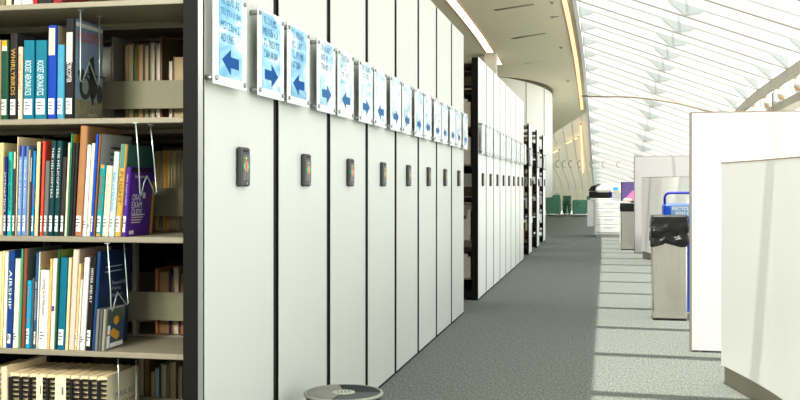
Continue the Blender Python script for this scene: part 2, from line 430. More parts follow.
# ================================================================== mobile shelving
XF = -1.2024                 # aisle face of all the end panels
PITCH = .7195
TOPZ = 2.40
LV = [.215, .581, .941, 1.313, 1.680, 2.045]
ORD = ['', 'first', 'second', 'third', 'fourth', 'fifth', 'sixth', 'seventh', 'eighth']
def print_mat(i, strong):
    m = bpy.data.materials.new('blue_sea_print'); m.use_nodes = True; nt = m.node_tree; b = nt.nodes['Principled BSDF']
    b.inputs['Roughness'].default_value = .18; b.inputs['Coat Weight'].default_value = .6; b.inputs['Coat Roughness'].default_value = .04
    tc = nt.nodes.new('ShaderNodeTexCoord'); mp = nt.nodes.new('ShaderNodeMapping')
    mp.inputs['Scale'].default_value = (1, 2.5, 7); mp.inputs['Location'].default_value = (i*1.7, i*2.3, i*3.1); mp.inputs['Rotation'].default_value = (.35 if i % 2 else -.3, 0, 0)
    n = nt.nodes.new('ShaderNodeTexNoise'); n.inputs['Scale'].default_value = 1.6; n.inputs['Detail'].default_value = 3; n.inputs['Distortion'].default_value = .8
    r = nt.nodes.new('ShaderNodeValToRGB'); e = r.color_ramp.elements
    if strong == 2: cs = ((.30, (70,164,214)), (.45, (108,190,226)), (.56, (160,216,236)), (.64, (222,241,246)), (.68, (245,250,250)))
    elif strong == 1: cs = ((.30, (120,188,226)), (.42, (165,214,236)), (.50, (208,233,241)), (.57, (236,244,246)), (.63, (248,250,250)))  # paler ramps paint in the reflections that wash out farther signs
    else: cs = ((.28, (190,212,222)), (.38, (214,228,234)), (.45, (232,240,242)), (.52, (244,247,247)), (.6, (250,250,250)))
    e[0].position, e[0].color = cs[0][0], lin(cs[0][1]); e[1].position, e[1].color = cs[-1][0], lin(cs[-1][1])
    for p, c in cs[1:-1]:
        q = e.new(p); q.color = lin(c)
    nt.links.new(tc.outputs['Object'], mp.inputs['Vector']); nt.links.new(mp.outputs['Vector'], n.inputs['Vector'])
    nt.links.new(n.outputs['Fac'], r.inputs['Fac']); nt.links.new(r.outputs['Color'], b.inputs['Base Color'])
    return m
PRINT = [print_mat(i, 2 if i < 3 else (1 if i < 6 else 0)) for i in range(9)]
ARROW = mat('navy_arrow_ink', (30,92,158), .6, spec=.08); ARROW_WASHED = mat('washed_arrow_ink', (70,118,166), .6, spec=.08)  # second arrow ink is paler, with the washing reflection painted in
TXT = mat('blue_text_ink', (44,104,152), .6, spec=.08)
SCR = mat('control_screen', (88,88,80), .3); CTRL = mat('charcoal_plastic', (66,67,68), .45); GRN = mat('green_button', (40,190,120), .4, emit=.25); RED = mat('red_button', (225,70,70), .4, emit=.25); YEL = mat('yellow_led', (220,215,90), .4, emit=.3)
def make_sign(parent, f0, right, pm, lines, ghost=False, arrow=True):
    """acrylic plate on standoffs; f0 = start along the panel"""
    y0, y1, z0, z1, xs = f0, f0+.285, 1.412, 1.718, XF+.034
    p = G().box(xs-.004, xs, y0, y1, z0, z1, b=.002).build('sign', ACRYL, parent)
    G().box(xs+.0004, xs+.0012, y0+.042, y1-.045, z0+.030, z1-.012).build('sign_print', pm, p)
    # arrow
    g = G(); cy, cz = (y0+y1)/2-.003, z0+.080; s = 1 if right else -1
    pts = [(-.075,-.018),(.0,-.018),(.0,-.042),(.078,.002),(.0,.042),(.0,.018),(-.075,.018)]
    pts = [(cy+s*a*.95, cz+b*.95) for a, b in pts]
    if s < 0: pts = pts[::-1]
    g.prism(pts, xs+.0013, xs+.0018, 'x')
    if arrow: g.build('arrow', ARROW_WASHED if ghost else ARROW, p)
    if lines:
        g = G()
        for j, (t, wd) in enumerate(lines):
            zz = z1-.050-.039*j
            text_on(g, t, (xs+.0016, y0+.055, zz), (0, wd, 0), (0, 0, .026))
        g.build('lettering', TXT, p)
    for yy in (y0+.02, y1-.02):
        for zz in (z0+.02, z1-.02):
            g = G(); g.cyl((XF, yy, zz), (xs-.004, yy, zz), .009, 10); g.cyl((xs, yy, zz), (xs+.006, yy, zz), .008, 10); g.build('standoff', BOLT, p)
def make_control(parent, f):
    y0, z0 = f, 1.098; w, h, x = .096, .132, XF+.016
    c = G().box(XF, x, y0, y0+w, z0, z0+h, b=.006).build('control_panel', CTRL, parent)
    G().box(x-.001, x+.001, y0+.022, y0+w-.006, z0+.022, z0+h-.026).build('screen', SCR, c)
    cy, cz = y0+.05, z0+.068
    g = G(); g.prism([(cy-.028, cz), (cy-.008, cz-.019), (cy-.008, cz+.019)], x+.001, x+.0025, 'x'); g.prism([(cy+.028, cz), (cy+.008, cz+.019), (cy+.008, cz-.019)], x+.001, x+.0025, 'x'); g.build('green_button', GRN, c)
    g = G(); g.prism([(cy+.011*math.cos(a*math.pi/8), cz+.02*math.sin(a*math.pi/8)) for a in range(16)], x+.001, x+.003, 'x'); g.build('red_button', RED, c)
    G().box(x+.001, x+.003, cy-.004, cy+.004, z0+.092, z0+.098).build('indicator', YEL, c)
    G().box(x-.001, x+.0015, y0+.03, y0+.07, z0+h-.016, z0+h-.009).build('speaker_slot', RUBBER, c)
    G().box(x-.001, x+.0015, y0+.056, y0+.066, z0+.008, z0+.016).build('key_slot', BOLT, c)
def make_carriage(y0, length, label, group, near=False, signs=2, lines=None, detail=True, pitch=PITCH, prints=(0, 1), TOPZ=2.40, fw=.065):
    LVS = [z for z in LV if z < TOPZ-.15]
    r = empty('mobile_shelving', label, 'shelving', (0, y0, 0), 0, group)
    xl = XF-length
    gap = .060
    # white end panel, dark rim behind it, dark plinth
    G().box(XF-.004, XF, .014 if near else .004, pitch-gap, .014, TOPZ, b=.0015).build('end_panel', WHITE if y0 < 9 else WHITE_FAR_LIT, r)
    g = G(); g.box(XF-fw, XF-.0045, 0, pitch-.018, .0, TOPZ-.004); g.build('end_frame', DARK, r)
    if near: G().box(XF-.0150, XF+.0005, -.0035, -.0002, 0, TOPZ).build('edge_trim', GREYTRIM, r)
    G().box(XF-.03, XF-.014, pitch-.0175, pitch-.003, .05, TOPZ-.05).build('bumper_strip', RUBBER, r)
    # far upright, plinth, top
    G().box(xl, xl+.03, .02, pitch-.03, .0, TOPZ-.02).build('upright', DARK, r)
    G().box(xl+.03, XF-fw-.001, .03, pitch-.04, .02, .10).build('plinth', DARK, r)
    x0, x1 = xl+.031, XF-fw-.0015
    c = pitch/2
    for i, z in enumerate(LVS):
        for a, b_, lip in ((.018, c-.02, .018), (c+.02, pitch-.036, pitch-.036)):
            g = G(); g.box(x0, x1, a, b_, z-.018, z, b=.002); g.box(x0+.002, x1-.002, b_-.012 if lip == .018 else a, b_ if lip == .018 else a+.012, z-.03, z-.0185)
            g.build('shelf', SHELF, r)
        if detail: G().box(x0, x1, c-.006, c+.006, z+.055, z+.152).build('backstop', BACKSTOP, r)
        if near:
            g = G(); g.box(x1-.003, x1+.0012, .016, c-.03, z-.05, z+.012); g.build('shelf_bracket', SHELF, r)
    G().box(x0, x1, .018, pitch-.036, TOPZ-.06, TOPZ-.03).build('canopy_top', SHELF, r)
    make_control(r, .275 if pitch > .7 else .26)
    if signs: make_sign(r, .0 if signs == 2 else .02, False, PRINT[prints[0]], lines[0] if lines else None, prints[0] > 2, prints[0] < 6)
    if signs == 2: make_sign(r, .395, True, PRINT[prints[1]], lines[1] if lines else None, prints[1] > 2, prints[0] < 6)
    return r
Y1 = 2.863
LN = [([('TK 6570 .A2',.16),('TL 711.J .B4',.17),('M2123a v.2',.16),('AD 1965',.11)], [('TL 711.M2',.14),('M2123a v.3',.15),('TL 7853.T7',.17),('Z 5064 .A8 2004',.15)]),
      ([('TL 7855.A1',.14),('PC 1.A7',.12),('TL 797.M8',.14),('AD 2004',.1)], [('TN 5.A12',.14),('NO 41',.1),('TN 871.3',.15)]),
      ([('TN 872.A5',.14),('v.12',.08),('TP 155',.13)], [('TP 156.A1',.15),('TS 171',.13)])]
for i in range(8):
    if i == 0: lab = 'nearest white shelving carriage with open putty bookshelves facing the viewer'
    else: lab = ORD[i+1]+' white carriage of the near shelving run, counting from the open bookshelves'
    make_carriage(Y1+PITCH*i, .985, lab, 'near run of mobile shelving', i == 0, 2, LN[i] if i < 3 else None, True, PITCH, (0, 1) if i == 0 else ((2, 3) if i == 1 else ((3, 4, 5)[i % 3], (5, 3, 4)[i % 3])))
P2 = .682
for i in range(8):
    if i == 0: lab = 'white carriage with black edge that starts the second shelving run'
    else: lab = ORD[i+1]+' white carriage of the second shelving run past the gap'
    make_carriage(9.57+P2*i, .985, lab, 'second run of mobile shelving', False, 2, None, i == 0, P2, ((6, 7, 8)[i % 3], (8, 6, 7)[i % 3]), 2.345)
for y0, lab in ((16.03, 'first of three spaced black-edged carriages beyond the second run'), (17.92, 'middle of three spaced black-edged carriages beyond the second run'), (19.72, 'last of three spaced black-edged carriages, beside the round drum wall')):
    make_carriage(y0, .68, lab, 'spaced carriages at the far end', False, 1, None, True, .68, (6, 7), 2.10, .028)
# ================================================================== books
YS = Y1+.022                 # spine plane of the near shelves
def cov(col): return mat('book_cover', col, .45, noise=.06, scale=60, spec=.25)
def make_book(x0, x1, y, z, h, D, col, lean, label, group, cover_col=None, band=None, lab=True, title=None, tcol=(240,240,240), cat='book', soft=False, tspan=(.45, .92), labh=.05, tw=.55):
    """spine toward the viewer; x0..x1 on the shelf; pivot = bottom corner of the side it leans to"""
    t = (x1-x0)*math.cos(math.radians(lean))-.0009
    g = G(); r = min(.006, t*.3); bt = .0022
    # cover: rounded spine and two boards, open at the page edges
    g.prism([(-t, r), (-t+r*.35, r*.3), (-t+r, 0), (-r, 0), (-r*.35, r*.3), (0, r), (0, r+.004), (-t, r+.004)], 0, h, 'z')
    g.box(-t, -t+bt, r+.004, D, 0, h); g.box(-bt, 0, r+.004, D, 0, h, 1 if cover_col else 0)
    mats = [cov(col)]
    if cover_col: mats.append(cov(cover_col))
    o = g.build('book', mats, None, (x1, y, z), (0, math.radians(lean), 0))
    tag(o, label, cat, group)
    G().box(-t+bt+.0002, -bt-.0002, r+.0045, D-.003, .003, h-.003).build('page_block', PAGES, o)
    def onsp(u0, u1, z0, z1, name, m, dy=-.0006):
        a, b = -t+r*.8+u0*(t-1.6*r), -t+r*.8+u1*(t-1.6*r)
        return G().box(a, b, dy, .0004, z0, z1).build(name, m, o)
    if band:
        for z0, z1, c in band: onsp(0, 1, h*z0, h*z1, 'colour_band', cov(c))
    if lab:
        onsp(.02, .98, .014, .014+labh, 'call_number_label', LABELW, -.0012)
        g = G()
        for j in range(3):
            a = -t*.78; b = a+t*(.35, .5, .28)[j]; zz = .014+labh*(.72-.2*j)
            g.box(a, b, -.0016, -.0012, zz, zz+.0045)
        g.build('call_number', INK, o)
    if title:
        g = G(); a, b = h*tspan[1], h*tspan[0]
        text_on(g, title, (-t*(.5+tw/2), -.0014, a), (0, 0, b-a), (t*tw, 0, 0))
        # reading downwards: the letters' up points to +x
        g.build('spine_title', mat('title_ink', tcol, .5), o)
    return o
def shelf_books(rows, z, group):
    out = []
    for r in rows:
        a, b, top, D, lean, col, label = r[:7]; kw = dict(r[7]) if len(r) > 7 else {}
        dy = kw.pop('dy', 0)
        y = YS+dy
        x0, x1 = X(a, y), X(b, y)
        h = ZY((a+b)/2, top, y)-z; h /= math.cos(math.radians(lean))
        o = make_book(x0, x1, y, z+.0006, h, D, col, lean, label, group, **kw)
        out.append((o, h, D))
    return out
# ---- upper shelf
U = [
 (-16,-8,45,.2,.6,(60,80,70),'dark green book at the frame edge of the upper shelf',{}),
 (-8,-.5,40,.2,.6,(200,180,140),'tan book cut by the frame edge on the upper shelf',{}),
 (0,7.6,40,.17,.6,(32,78,58),'dark green book with a cream edge and orange stripe on the upper shelf',dict(band=[(.92,.99,(232,160,40)),(.86,.92,(236,222,180))])),
 (8.6,16.6,33.5,.2,.6,(38,37,38),'black book with gold spine lettering on the upper shelf',dict(title='WHIRLYBIRDS',tcol=(196,160,70),tspan=(.28,.82),cover_col=(58,58,58))),
 (17,21.6,47,.17,.6,(236,206,170),'thin peach book with reddish spine text on the upper shelf',dict(title='ROTOR FLIGHT',tcol=(180,80,60),tspan=(.4,.9))),
 (22.2,33.4,40.5,.2,.6,(20,116,138),'first of two matching teal books with white lettering, beside the peach book',dict(title='ROCKET AERONAUTICS',tcol=(225,240,240),tspan=(.3,.74),cover_col=(76,140,164))),
 (34.2,46,40.5,.2,.6,(20,116,138),'second of two matching teal books, beside the blue book with a cream top',dict(title='ROCKET AERONAUTICS',tcol=(225,240,240),tspan=(.3,.74),cover_col=(76,140,164))),
 (46.6,55.6,25.5,.2,.6,(20,68,164),'bright blue book with a tall cream panel on the top of its spine',dict(band=[(.68,.97,(234,216,176))],cover_col=(206,190,150))),
 (56,63.6,45,.18,.6,(74,150,178),'light teal book with a tan edge between the blue book and the black book',dict(cover_col=(196,170,120))),
 (64.2,73.2,18.5,.185,.6,(30,30,32),'black book with white spine panels whose dusty blue cover shows a dark flying machine',dict(title='GYROCOPTER',tcol=(235,235,235),tspan=(.36,.56),band=[(.56,.86,(206,200,190))],cover_col=(126,146,166))),
]
BU = shelf_books(U, LV[3], 'books on the upper shelf')
# ---- middle shelf
Mm = [
 (-14,-7,150,.2,.8,(90,110,150),'slate blue book at the frame edge of the middle shelf',{}),
 (-6.5,2.4,143,.21,.8,(196,184,140),'big tan book at the frame edge of the middle shelf, taller than the navy one',dict(cover_col=(214,196,150))),
 (2.7,5.9,157,.17,1.0,(34,40,110),'thin navy book with white text beside the teal book, middle shelf',dict(title='DYNAMICS',tcol=(220,225,235),tspan=(.3,.8))),
 (6.2,11,152,.18,1.2,(40,170,160),'bright teal book with black spine lettering on the middle shelf',dict(title='AEROFOIL MANIFOLD',tcol=(20,40,40),tspan=(.3,.9))),
 (11.3,14.6,152,.18,1.4,(66,66,66),'dark grey book between the bright teal and the pale blue books',dict(band=[(.8,1,(226,210,170))])),
 (14.9,16.0,137,.21,1.5,(226,206,160),'tall thin tan book standing behind the pale blue pair',dict(lab=False,cover_col=(222,206,162))),
 (16.3,20.6,146,.17,1.6,(112,146,196),'first pale blue book with navy top, beside the tall tan book',dict(title='Handbook of Aerospace',tcol=(225,232,245),tspan=(.3,.84),band=[(.88,1,(44,48,130))])),
 (20.9,25.6,146,.17,1.6,(112,146,196),'second pale blue book with navy top, beside the thin grey book',dict(title='Handbook of Aerospace',tcol=(225,232,245),tspan=(.3,.84),band=[(.88,1,(44,48,130))])),
 (25.9,28,150,.17,1.7,(168,160,140),'thin grey-tan book beside the second pale blue book',dict(lab=False)),
 (28.2,30.2,149,.17,1.7,(62,66,72),'thin dark book with a pale grey top, beside the vivid blue book',dict(lab=False,band=[(.62,.9,(190,190,186))])),
 (30.4,33.2,151,.17,1.8,(24,128,190),'vivid blue thin book on the middle shelf',dict(title='AVIONICS',tcol=(190,60,70),tspan=(.35,.6))),
 (33.5,37.4,142,.19,2.0,(240,212,160),'cream yellow book without a spine label on the middle shelf',dict(lab=False)),
 (37.6,38.9,143,.19,2.0,(42,36,36),'very thin black book between the cream yellow and the coral red books',dict(lab=False)),
 (39.1,42,141.5,.2,2.1,(232,82,62),'coral red book showing its cover above the grey book',dict(cover_col=(226,84,64))),
 (42.3,47,161,.17,2.2,(106,112,110),'short grey book in front of the coral red cover',dict()),
 (47.3,52.6,141,.18,2.3,(22,66,70),'first dark teal book with big white lettering, beside the grey book',dict(title='THE HELICOPTERS',tcol=(222,226,220),tspan=(.4,.93),tw=.42)),
 (52.9,58.6,141,.18,2.4,(22,66,70),'second dark teal book with big white lettering, beside the brown book',dict(title='THE HELICOPTERS',tcol=(222,226,220),tspan=(.4,.93),tw=.42,cover_col=(24,62,64))),
 (58.9,63.6,157,.17,2.5,(64,56,50),'dark brown book shorter than the dark teal pair beside it',dict()),
 (63.9,66.2,143,.18,2.7,(226,216,192),'thin pale cream book beside a thin green one, middle shelf',dict(lab=False)),
 (66.4,68.2,134,.19,2.8,(40,120,84),'thin green book with a taller teal top, middle shelf',dict(lab=False,band=[(.86,1,(50,160,130))],cover_col=(226,180,50))),
 (68.4,71,143,.18,2.9,(44,42,44),'first thin black book beside the thin green one',dict(lab=False)),
 (71.2,73.6,143,.18,3.0,(52,48,48),'second thin black book beside the big brown book',dict(lab=False)),
 (73.9,81.4,126.2,.225,3.4,(168,124,84),'big tall kraft brown book on the middle shelf',dict(cover_col=(172,134,92))),
 (81.7,85.6,145,.18,3.6,(232,232,240),'white book leaning on the big brown book',dict(labh=.04)),
 (85.9,89.4,143.5,.18,3.7,(236,226,196),'cream book between the white book and the royal blue book',dict(labh=.03)),
 (89.6,92.2,134.5,.2,3.8,(20,84,190),'tall royal blue thin book on the middle shelf',{}),
 (92.5,94.6,134,.21,3.9,(134,92,66),'tall thin brown book whose grey cover has dark text bars',dict(lab=False,cover_col=(166,166,164))),
 (94.9,100.8,165,.16,4.0,(30,150,150),'short teal book with an orange top edge on the middle shelf',dict(title='SPACE LAW',tcol=(176,90,60),tspan=(.35,.85),band=[(.95,1,(230,150,70)),(.0,.04,(210,150,60))])),
 (101.1,107.4,166,.16,4.1,(240,222,192),'short cream book with faint red text between teal and ice blue books',dict(title='SPACE STATION',tcol=(210,140,110),tspan=(.4,.9),tw=.3)),
 (107.7,113.4,152,.17,4.2,(196,226,232),'ice blue book with blue spine lettering on the middle shelf',dict(title='Radio and Electronics',tcol=(56,120,170),tspan=(.3,.75))),
 (113.7,120.4,144.5,.2,4.3,(196,160,84),'golden book with a green top and dim green photo cover, beside the purple book',dict(band=[(.74,1,(84,140,128))],cover_col=(62,104,92),title='FLIGHT',tcol=(120,90,40),tspan=(.35,.7))),
]
BM = shelf_books(Mm, LV[2], 'books on the middle shelf')
# purple exam guide: spine and cover with lettering
y = YS; x0, x1 = X(120.8, y), X(125.6, y)
h = (ZY(124, 167, y)-LV[2])
o = make_book(x0, x1, y, LV[2]+.0006, h, .18, (84,44,140), 4.4, 'purple exam guide with white cover lettering, end of the middle row', 'books on the middle shelf', cover_col=(86,44,142), title='ORAL EXAM GUIDE', tcol=(200,186,222), tspan=(.45,.9), tw=.35)
PW = mat('cover_lettering', (238,232,242), .5)
g = G()
for j, (s, wd) in enumerate((('ORAL', .062), ('EXAM', .068), ('GUIDE', .072))):
    text_on(g, s, (.0008, .026, h*.56-.024*j-.01), (0, wd, 0), (0, 0, .021))
text_on(g, 'helicopter', (.0008, .035, h*.83), (0, .075, 0), (0, 0, .014))
g.build('cover_lettering', PW, o)
CC = mat('cover_cream', (226,214,206), .5)
G().box(.0002, .0009, .098, .116, h*.545, h*.63).build('cover_badge', CC, o)
G().box(.0002, .0009, .02, .05, .006, .018).build('price_label', CC, o)
g = G()
for j in range(4): g.box(.0002, .0008, .03, .12-.01*j, h*.3-.008*j, h*.3-.008*j+.003)
g.build('cover_text', CC, o)
G().box(.0002, .0009, .006, .15, h*.93, h*.985).build('cover_band', mat('cover_black', (30,26,30), .5), o)
G().box(.0002, .001, .165, .1805, .0, h*.8).build('cover_edge', mat('cover_amber', (206,150,50), .5), o)
# ---- lower shelf
L = [
 (-16,-8,255,.19,1.8,(150,120,90),'brown book at the frame edge of the lower shelf',{}),
 (-7.6,-.4,252,.19,1.8,(226,216,176),'cream book cut by the frame edge, lower shelf',{}),
 (0,1.8,251,.19,1.8,(232,220,160),'thin straw yellow book near the frame edge, lower shelf',dict(lab=False)),
 (2.1,5.4,252,.19,1.8,(238,234,218),'white book beside the royal blue one, lower shelf',dict(lab=False)),
 (5.7,11.4,251,.2,1.9,(24,68,136),'royal blue book with white title and small label, lower shelf',dict(title='AIRSHIP',tcol=(230,235,240),tspan=(.4,.8),labh=.03,cover_col=(30,78,150))),
 (11.7,17.6,259,.18,2.0,(236,226,204),'cream book with a blue corner mark between royal blue and green books',dict(labh=.04)),
 (17.9,20.2,249,.2,2.0,(74,150,110),'thin green book beside the chestnut brown one, lower shelf',dict(lab=False)),
 (20.5,24.2,249,.21,2.0,(134,80,56),'chestnut brown tall book with a dull green cover, lower shelf',dict(lab=False,cover_col=(104,120,110))),
 (24.5,29.6,281,.15,2.0,(20,160,196),'short turquoise book with red spine text, lower shelf',dict(title='How to fly',tcol=(220,80,70),tspan=(.35,.92),tw=.4,cover_col=(224,214,170))),
 (29.9,32.2,278,.16,2.0,(84,90,92),'thin grey book in front of the navy one, lower shelf',dict(lab=False)),
 (32.5,35.6,253,.18,2.1,(44,94,130),'thin steel blue book with white text, lower shelf',dict(title='AIR NAVIGATION',tcol=(220,225,230),tspan=(.3,.7),labh=.04)),
 (35.8,36.8,252,.21,2.1,(240,236,226),'tall thin white book whose tan cover rises behind the flying manual',dict(lab=False,cover_col=(188,170,136))),
 (37.1,46.4,270.5,.17,2.2,(240,236,226),'wide white flying manual with black spine title, lower shelf',dict(title='Learning to Fly Helicopters',tcol=(40,40,44),tspan=(.42,.9),tw=.42)),
 (46.8,49,259,.18,2.3,(232,190,120),'thin orange-tan book beside the white flying manual',dict(lab=False)),
 (49.3,53.6,259,.18,2.3,(238,236,226),'narrow white book with a small violet label, lower shelf',dict(lab=False,band=[(.42,.48,(84,60,150))])),
 (53.9,56,250,.2,2.4,(40,92,62),'thin forest green book with taller green cover, lower shelf',dict(lab=False,cover_col=(120,140,60))),
 (56.3,64.2,258,.18,2.5,(14,112,136),'deep teal book with a big white label, lower shelf',dict(cover_col=(20,110,130))),
 (64.5,67.4,258,.18,2.7,(240,214,166),'peach cream book beside the deep teal book, lower shelf',dict(lab=False)),
 (67.7,73.8,250,.215,3.0,(214,196,180),'tall mauve beige book with a plain cover, lower shelf',dict(lab=False,cover_col=(176,156,140))),
 (74.1,76.4,264,.17,3.2,(222,196,146),'thin tan book beside the mauve beige one, lower shelf',dict(labh=.04)),
 (76.7,78.4,280,.15,3.3,(240,232,216),'short thin ivory book, lowest of the lower shelf row',dict(lab=False)),
 (78.7,84.2,258,.18,3.5,(240,230,222),'white book with a pinkish spine beside the black one, lower shelf',dict(labh=.035)),
 (84.5,90.8,255.5,.19,3.6,(30,30,32),'black book with white spine title and label, lower shelf',dict(title='HOVER AND FLY',tcol=(235,235,235),tspan=(.5,.86),tw=.42)),
 (91.1,94.4,252,.215,3.8,(34,70,116),'navy book with white cover lettering at the end of the lower row',dict(lab=False,cover_col=(24,44,84))),
]
BL = shelf_books(L, LV[1], 'books on the lower shelf')
# ---- cover art on the last upper book: heading, dark flying machine, ground
def YW(px, x):
    dx, dy = ray(px); return x*dy/dx
o, h, D = BU[-1]
e = .0004
g = G(); g.box(e, e+.0006, .012, D-.004, .004, h*.2); g.build('cover_ground', mat('cover_moss', (134,130,104), .5, noise=.25, scale=60), o)
g = G(); text_on(g, 'HELICOPTER', (e+.001, .02, h*.79), (0, D-.03, 0), (0, 0, h*.1)); g.build('cover_lettering', mat('cover_red', (206,66,58), .5), o)
g = G(); g.box(e, e+.0006, .012, D-.004, h*.93, h*.97); g.build('cover_band', mat('cover_pale', (214,212,200), .5), o)
g = G(); text_on(g, 'Norman Flies', (e+.001, .09, h*.04), (0, .06, 0), (0, 0, .012)); g.build('cover_subtitle', mat('cover_pale', (214,212,200), .5), o)
g = G()
def blob(cy, cz, ry, rz): g.prism([(cy+ry*math.cos(a*math.pi/10), cz+rz*math.sin(a*math.pi/10)) for a in range(20)], e+.0002, e+.0012, 'x')
blob(.07, h*.33, .034, .04); blob(.12, h*.36, .028, .045); blob(.165, h*.28, .018, .03); blob(.045, h*.47, .02, .015); blob(.11, h*.53, .02, .035)
g.box(e+.0002, e+.0012, .112, .124, h*.16, h*.66); g.box(e+.0002, e+.0012, .03, .2, h*.46, h*.475)
g.build('cover_picture', mat('cover_dark_machine', (42,46,40), .5, noise=.3, scale=120), o)
g = G(); g.prism([(.07+.02*math.cos(a*math.pi/10), h*.34+.026*math.sin(a*math.pi/10)) for a in range(20)], e+.0012, e+.0016, 'x'); g.build('cover_highlight', mat('cover_grey', (120,134,140), .5), o)
# navy cover lettering
o, h, D = BL[-1]
g = G()
for j, (s_, wd) in enumerate((('Powered Lift', .09), ('Flying', .06), ('Handbook', .075))): text_on(g, s_, (.0008, .09, h*.64-.02*j), (0, wd, 0), (0, 0, .013))
for j in range(2): g.box(.0002, .0008, .04, .15, h*(.83-.05*j), h*(.83-.05*j)+.003)
g.build('cover_lettering', mat('cover_silver', (196,206,216), .5), o)
g = G(); g.prism([(.015,h*.3),(.09,h*.42),(.13,h*.36),(.05,h*.24)], .0002, .0009, 'x'); g.build('cover_picture', mat('cover_ice', (120,170,190), .5, noise=.2, scale=60), o)
# text bars on the grey cover in the middle row
for oo, hh, DD in BM:
    if 'dark text bars' in oo['label']:
        g = G()
        for j in range(4): g.box(.0002, .0008, .07, .07+(.06,.08,.08,.05)[j], hh*(.86-.06*j), hh*(.86-.06*j)+.006)
        g.build('cover_lettering', mat('cover_charcoal', (60,60,62), .5), oo)
# compact disc cases before the navy book
x = BL[-1][0].location.x+.0022
for i, (c, lab) in enumerate((((120,124,122),'first thin grey disc case beside the navy book'), ((96,98,100),'second thin disc case, darker grey, between the two outer cases'), ((150,146,130),'outer disc case with a green cover picturing yellow machines'))):
    t = .0095
    r = empty('disc_case', lab, 'disc case', (x+t, YS-.004, LV[1]+.0006), 0, 'disc cases on the lower shelf'); r.rotation_euler = (0, math.radians(3.8), 0)
    G().box(-t, -.0005, 0, .125, 0, .132, b=.001).build('case', mat('disc_case_plastic', c, .25), r)
    if i == 2:
        G().box(-.0004, .0001, .012, .121, .004, .128).build('cover_sheet', mat('disc_cover', (74,92,84), .3, noise=.15, scale=40), r)
        G().box(.0001, .0005, .03, .121, .025, .085).build('cover_picture', mat('disc_cover_blue', (40,80,104), .3, noise=.2, scale=60), r)
        g = G()
        for cy, cz in ((.068,.09),(.052,.052),(.075,.042)):
            g.prism([(cy+.016*math.cos(a*math.pi/6)*(1+.3*(a % 2)), cz+.012*math.sin(a*math.pi/6)*(1+.3*(a % 2))) for a in range(12)], .0005, .001, 'x')
        g.build('cover_machine', mat('disc_cover_yellow', (222,164,50), .4), r)
        g = G(); g.box(.0005, .001, .014, .030, .05, .078); g.box(.0005, .001, .012, .03, .006, .046); g.box(.0005, .001, .034, .12, .006, .02); g.build('call_number_label', LABELW, r)
    x += t+.0022
# ---- spiral bound volumes on the bottom shelf in view
SP = [(-18,-9),(-8.5,.5),(9.3,19.4),(19.8,28.6),(29,37.4),(37.8,46.2),(46.6,55.4),(55.8,70),(70.4,79.4),(79.8,88.4),(88.8,96.8),(97.2,107)]
SL = ['cream comb-bound volume outside the frame edge, bottom shelf','cream comb-bound volume at the frame edge, beside the tall cream book','first comb-bound volume after the tall cream book','second comb-bound volume after the tall cream book','third comb-bound volume after the tall cream book, before the one with a cover tab','comb-bound volume with a cream cover tab bearing a dark mark','comb-bound volume between the two with cream cover tabs','thick comb-bound volume with a curled pale cover tab','first black-combed volume after the curled cover tab','second black-combed volume after the curled cover tab','third black-combed volume after the curled cover tab','last comb-bound volume whose cream cover carries grey title lines']
COMB = mat('black_plastic_comb', (26,25,26), .4); CREAM = mat('cream_card_cover', (232,222,190), .7, noise=.03, scale=20); SPAGE = mat('cream_page_edges', (240,220,178), .8, noise=.14, scale=500, stretch=(1,.02,.02))
for i, ((a, b), lab) in enumerate(zip(SP, SL)):
    y = YS+.012; x0, x1 = X(a, y)+.0006, X(b, y)-.0006; t = x1-x0; hh = .284 if i > 1 else .29
    r = empty('comb_bound_book', lab, 'book', (x0, y, LV[0]+.0006), 0, 'comb-bound books on the bottom shelf')
    G().box(.0012, t-.0012, .004, .216, .002, hh-.002).build('page_block', SPAGE, r)
    g = G(); g.box(0, .001, .002, .218, 0, hh); g.box(t-.001, t, .002, .218, 0, hh); g.build('cover', CREAM, r)
    g = G(); cw = min(t*.36, .011)
    g.prism([(t*.25+cw*.5*math.cos(q*math.pi/8), -.006+.007*math.sin(q*math.pi/8)) for q in range(16)], .012, hh-.012, 'z')
    g.build('comb_spine', COMB, r)
    g = G(); n = 18
    for q in range(n):
        z = .014+(hh-.03)*q/(n-1); g.box(t*.25, t-.0004, -.0085, .008, z, z+.0052, b=.0015)
    g.build('comb_ring', COMB, r)['kind'] = 'stuff'
    if 'tab' in lab and 'between' not in lab and 'before' not in lab and 'after' not in lab:
        g = G(); g.box(t*.12, t*.9, -.0155, -.0140, hh-.085, hh-.003); o = g.build('cover_tab', CREAM, r)
        g = G(); g.box(t*.6, t*.72, -.0162, -.0156, hh-.06, hh-.035); g.build('tab_mark', INK, o)
    if i == len(SP)-1:
        g = G(); text_on(g, 'MANUAL NO. 5', (t+.0004, .06, hh*.72), (0, .13, 0), (0, 0, .018)); text_on(g, 'AEROSPACE PAPERS', (t+.0004, .05, hh*.62), (0, .15, 0), (0, 0, .014))
        g.build('cover_lettering', INK, r)
y = YS; make_book(X(1.3, y), X(7.4, y), y-.006, LV[0]+.0006, .305, .235, (238,222,186), 0, 'tall cream book with an orange edge among the comb-bound volumes', 'comb-bound books on the bottom shelf', cover_col=(236,220,186), lab=False, band=None)
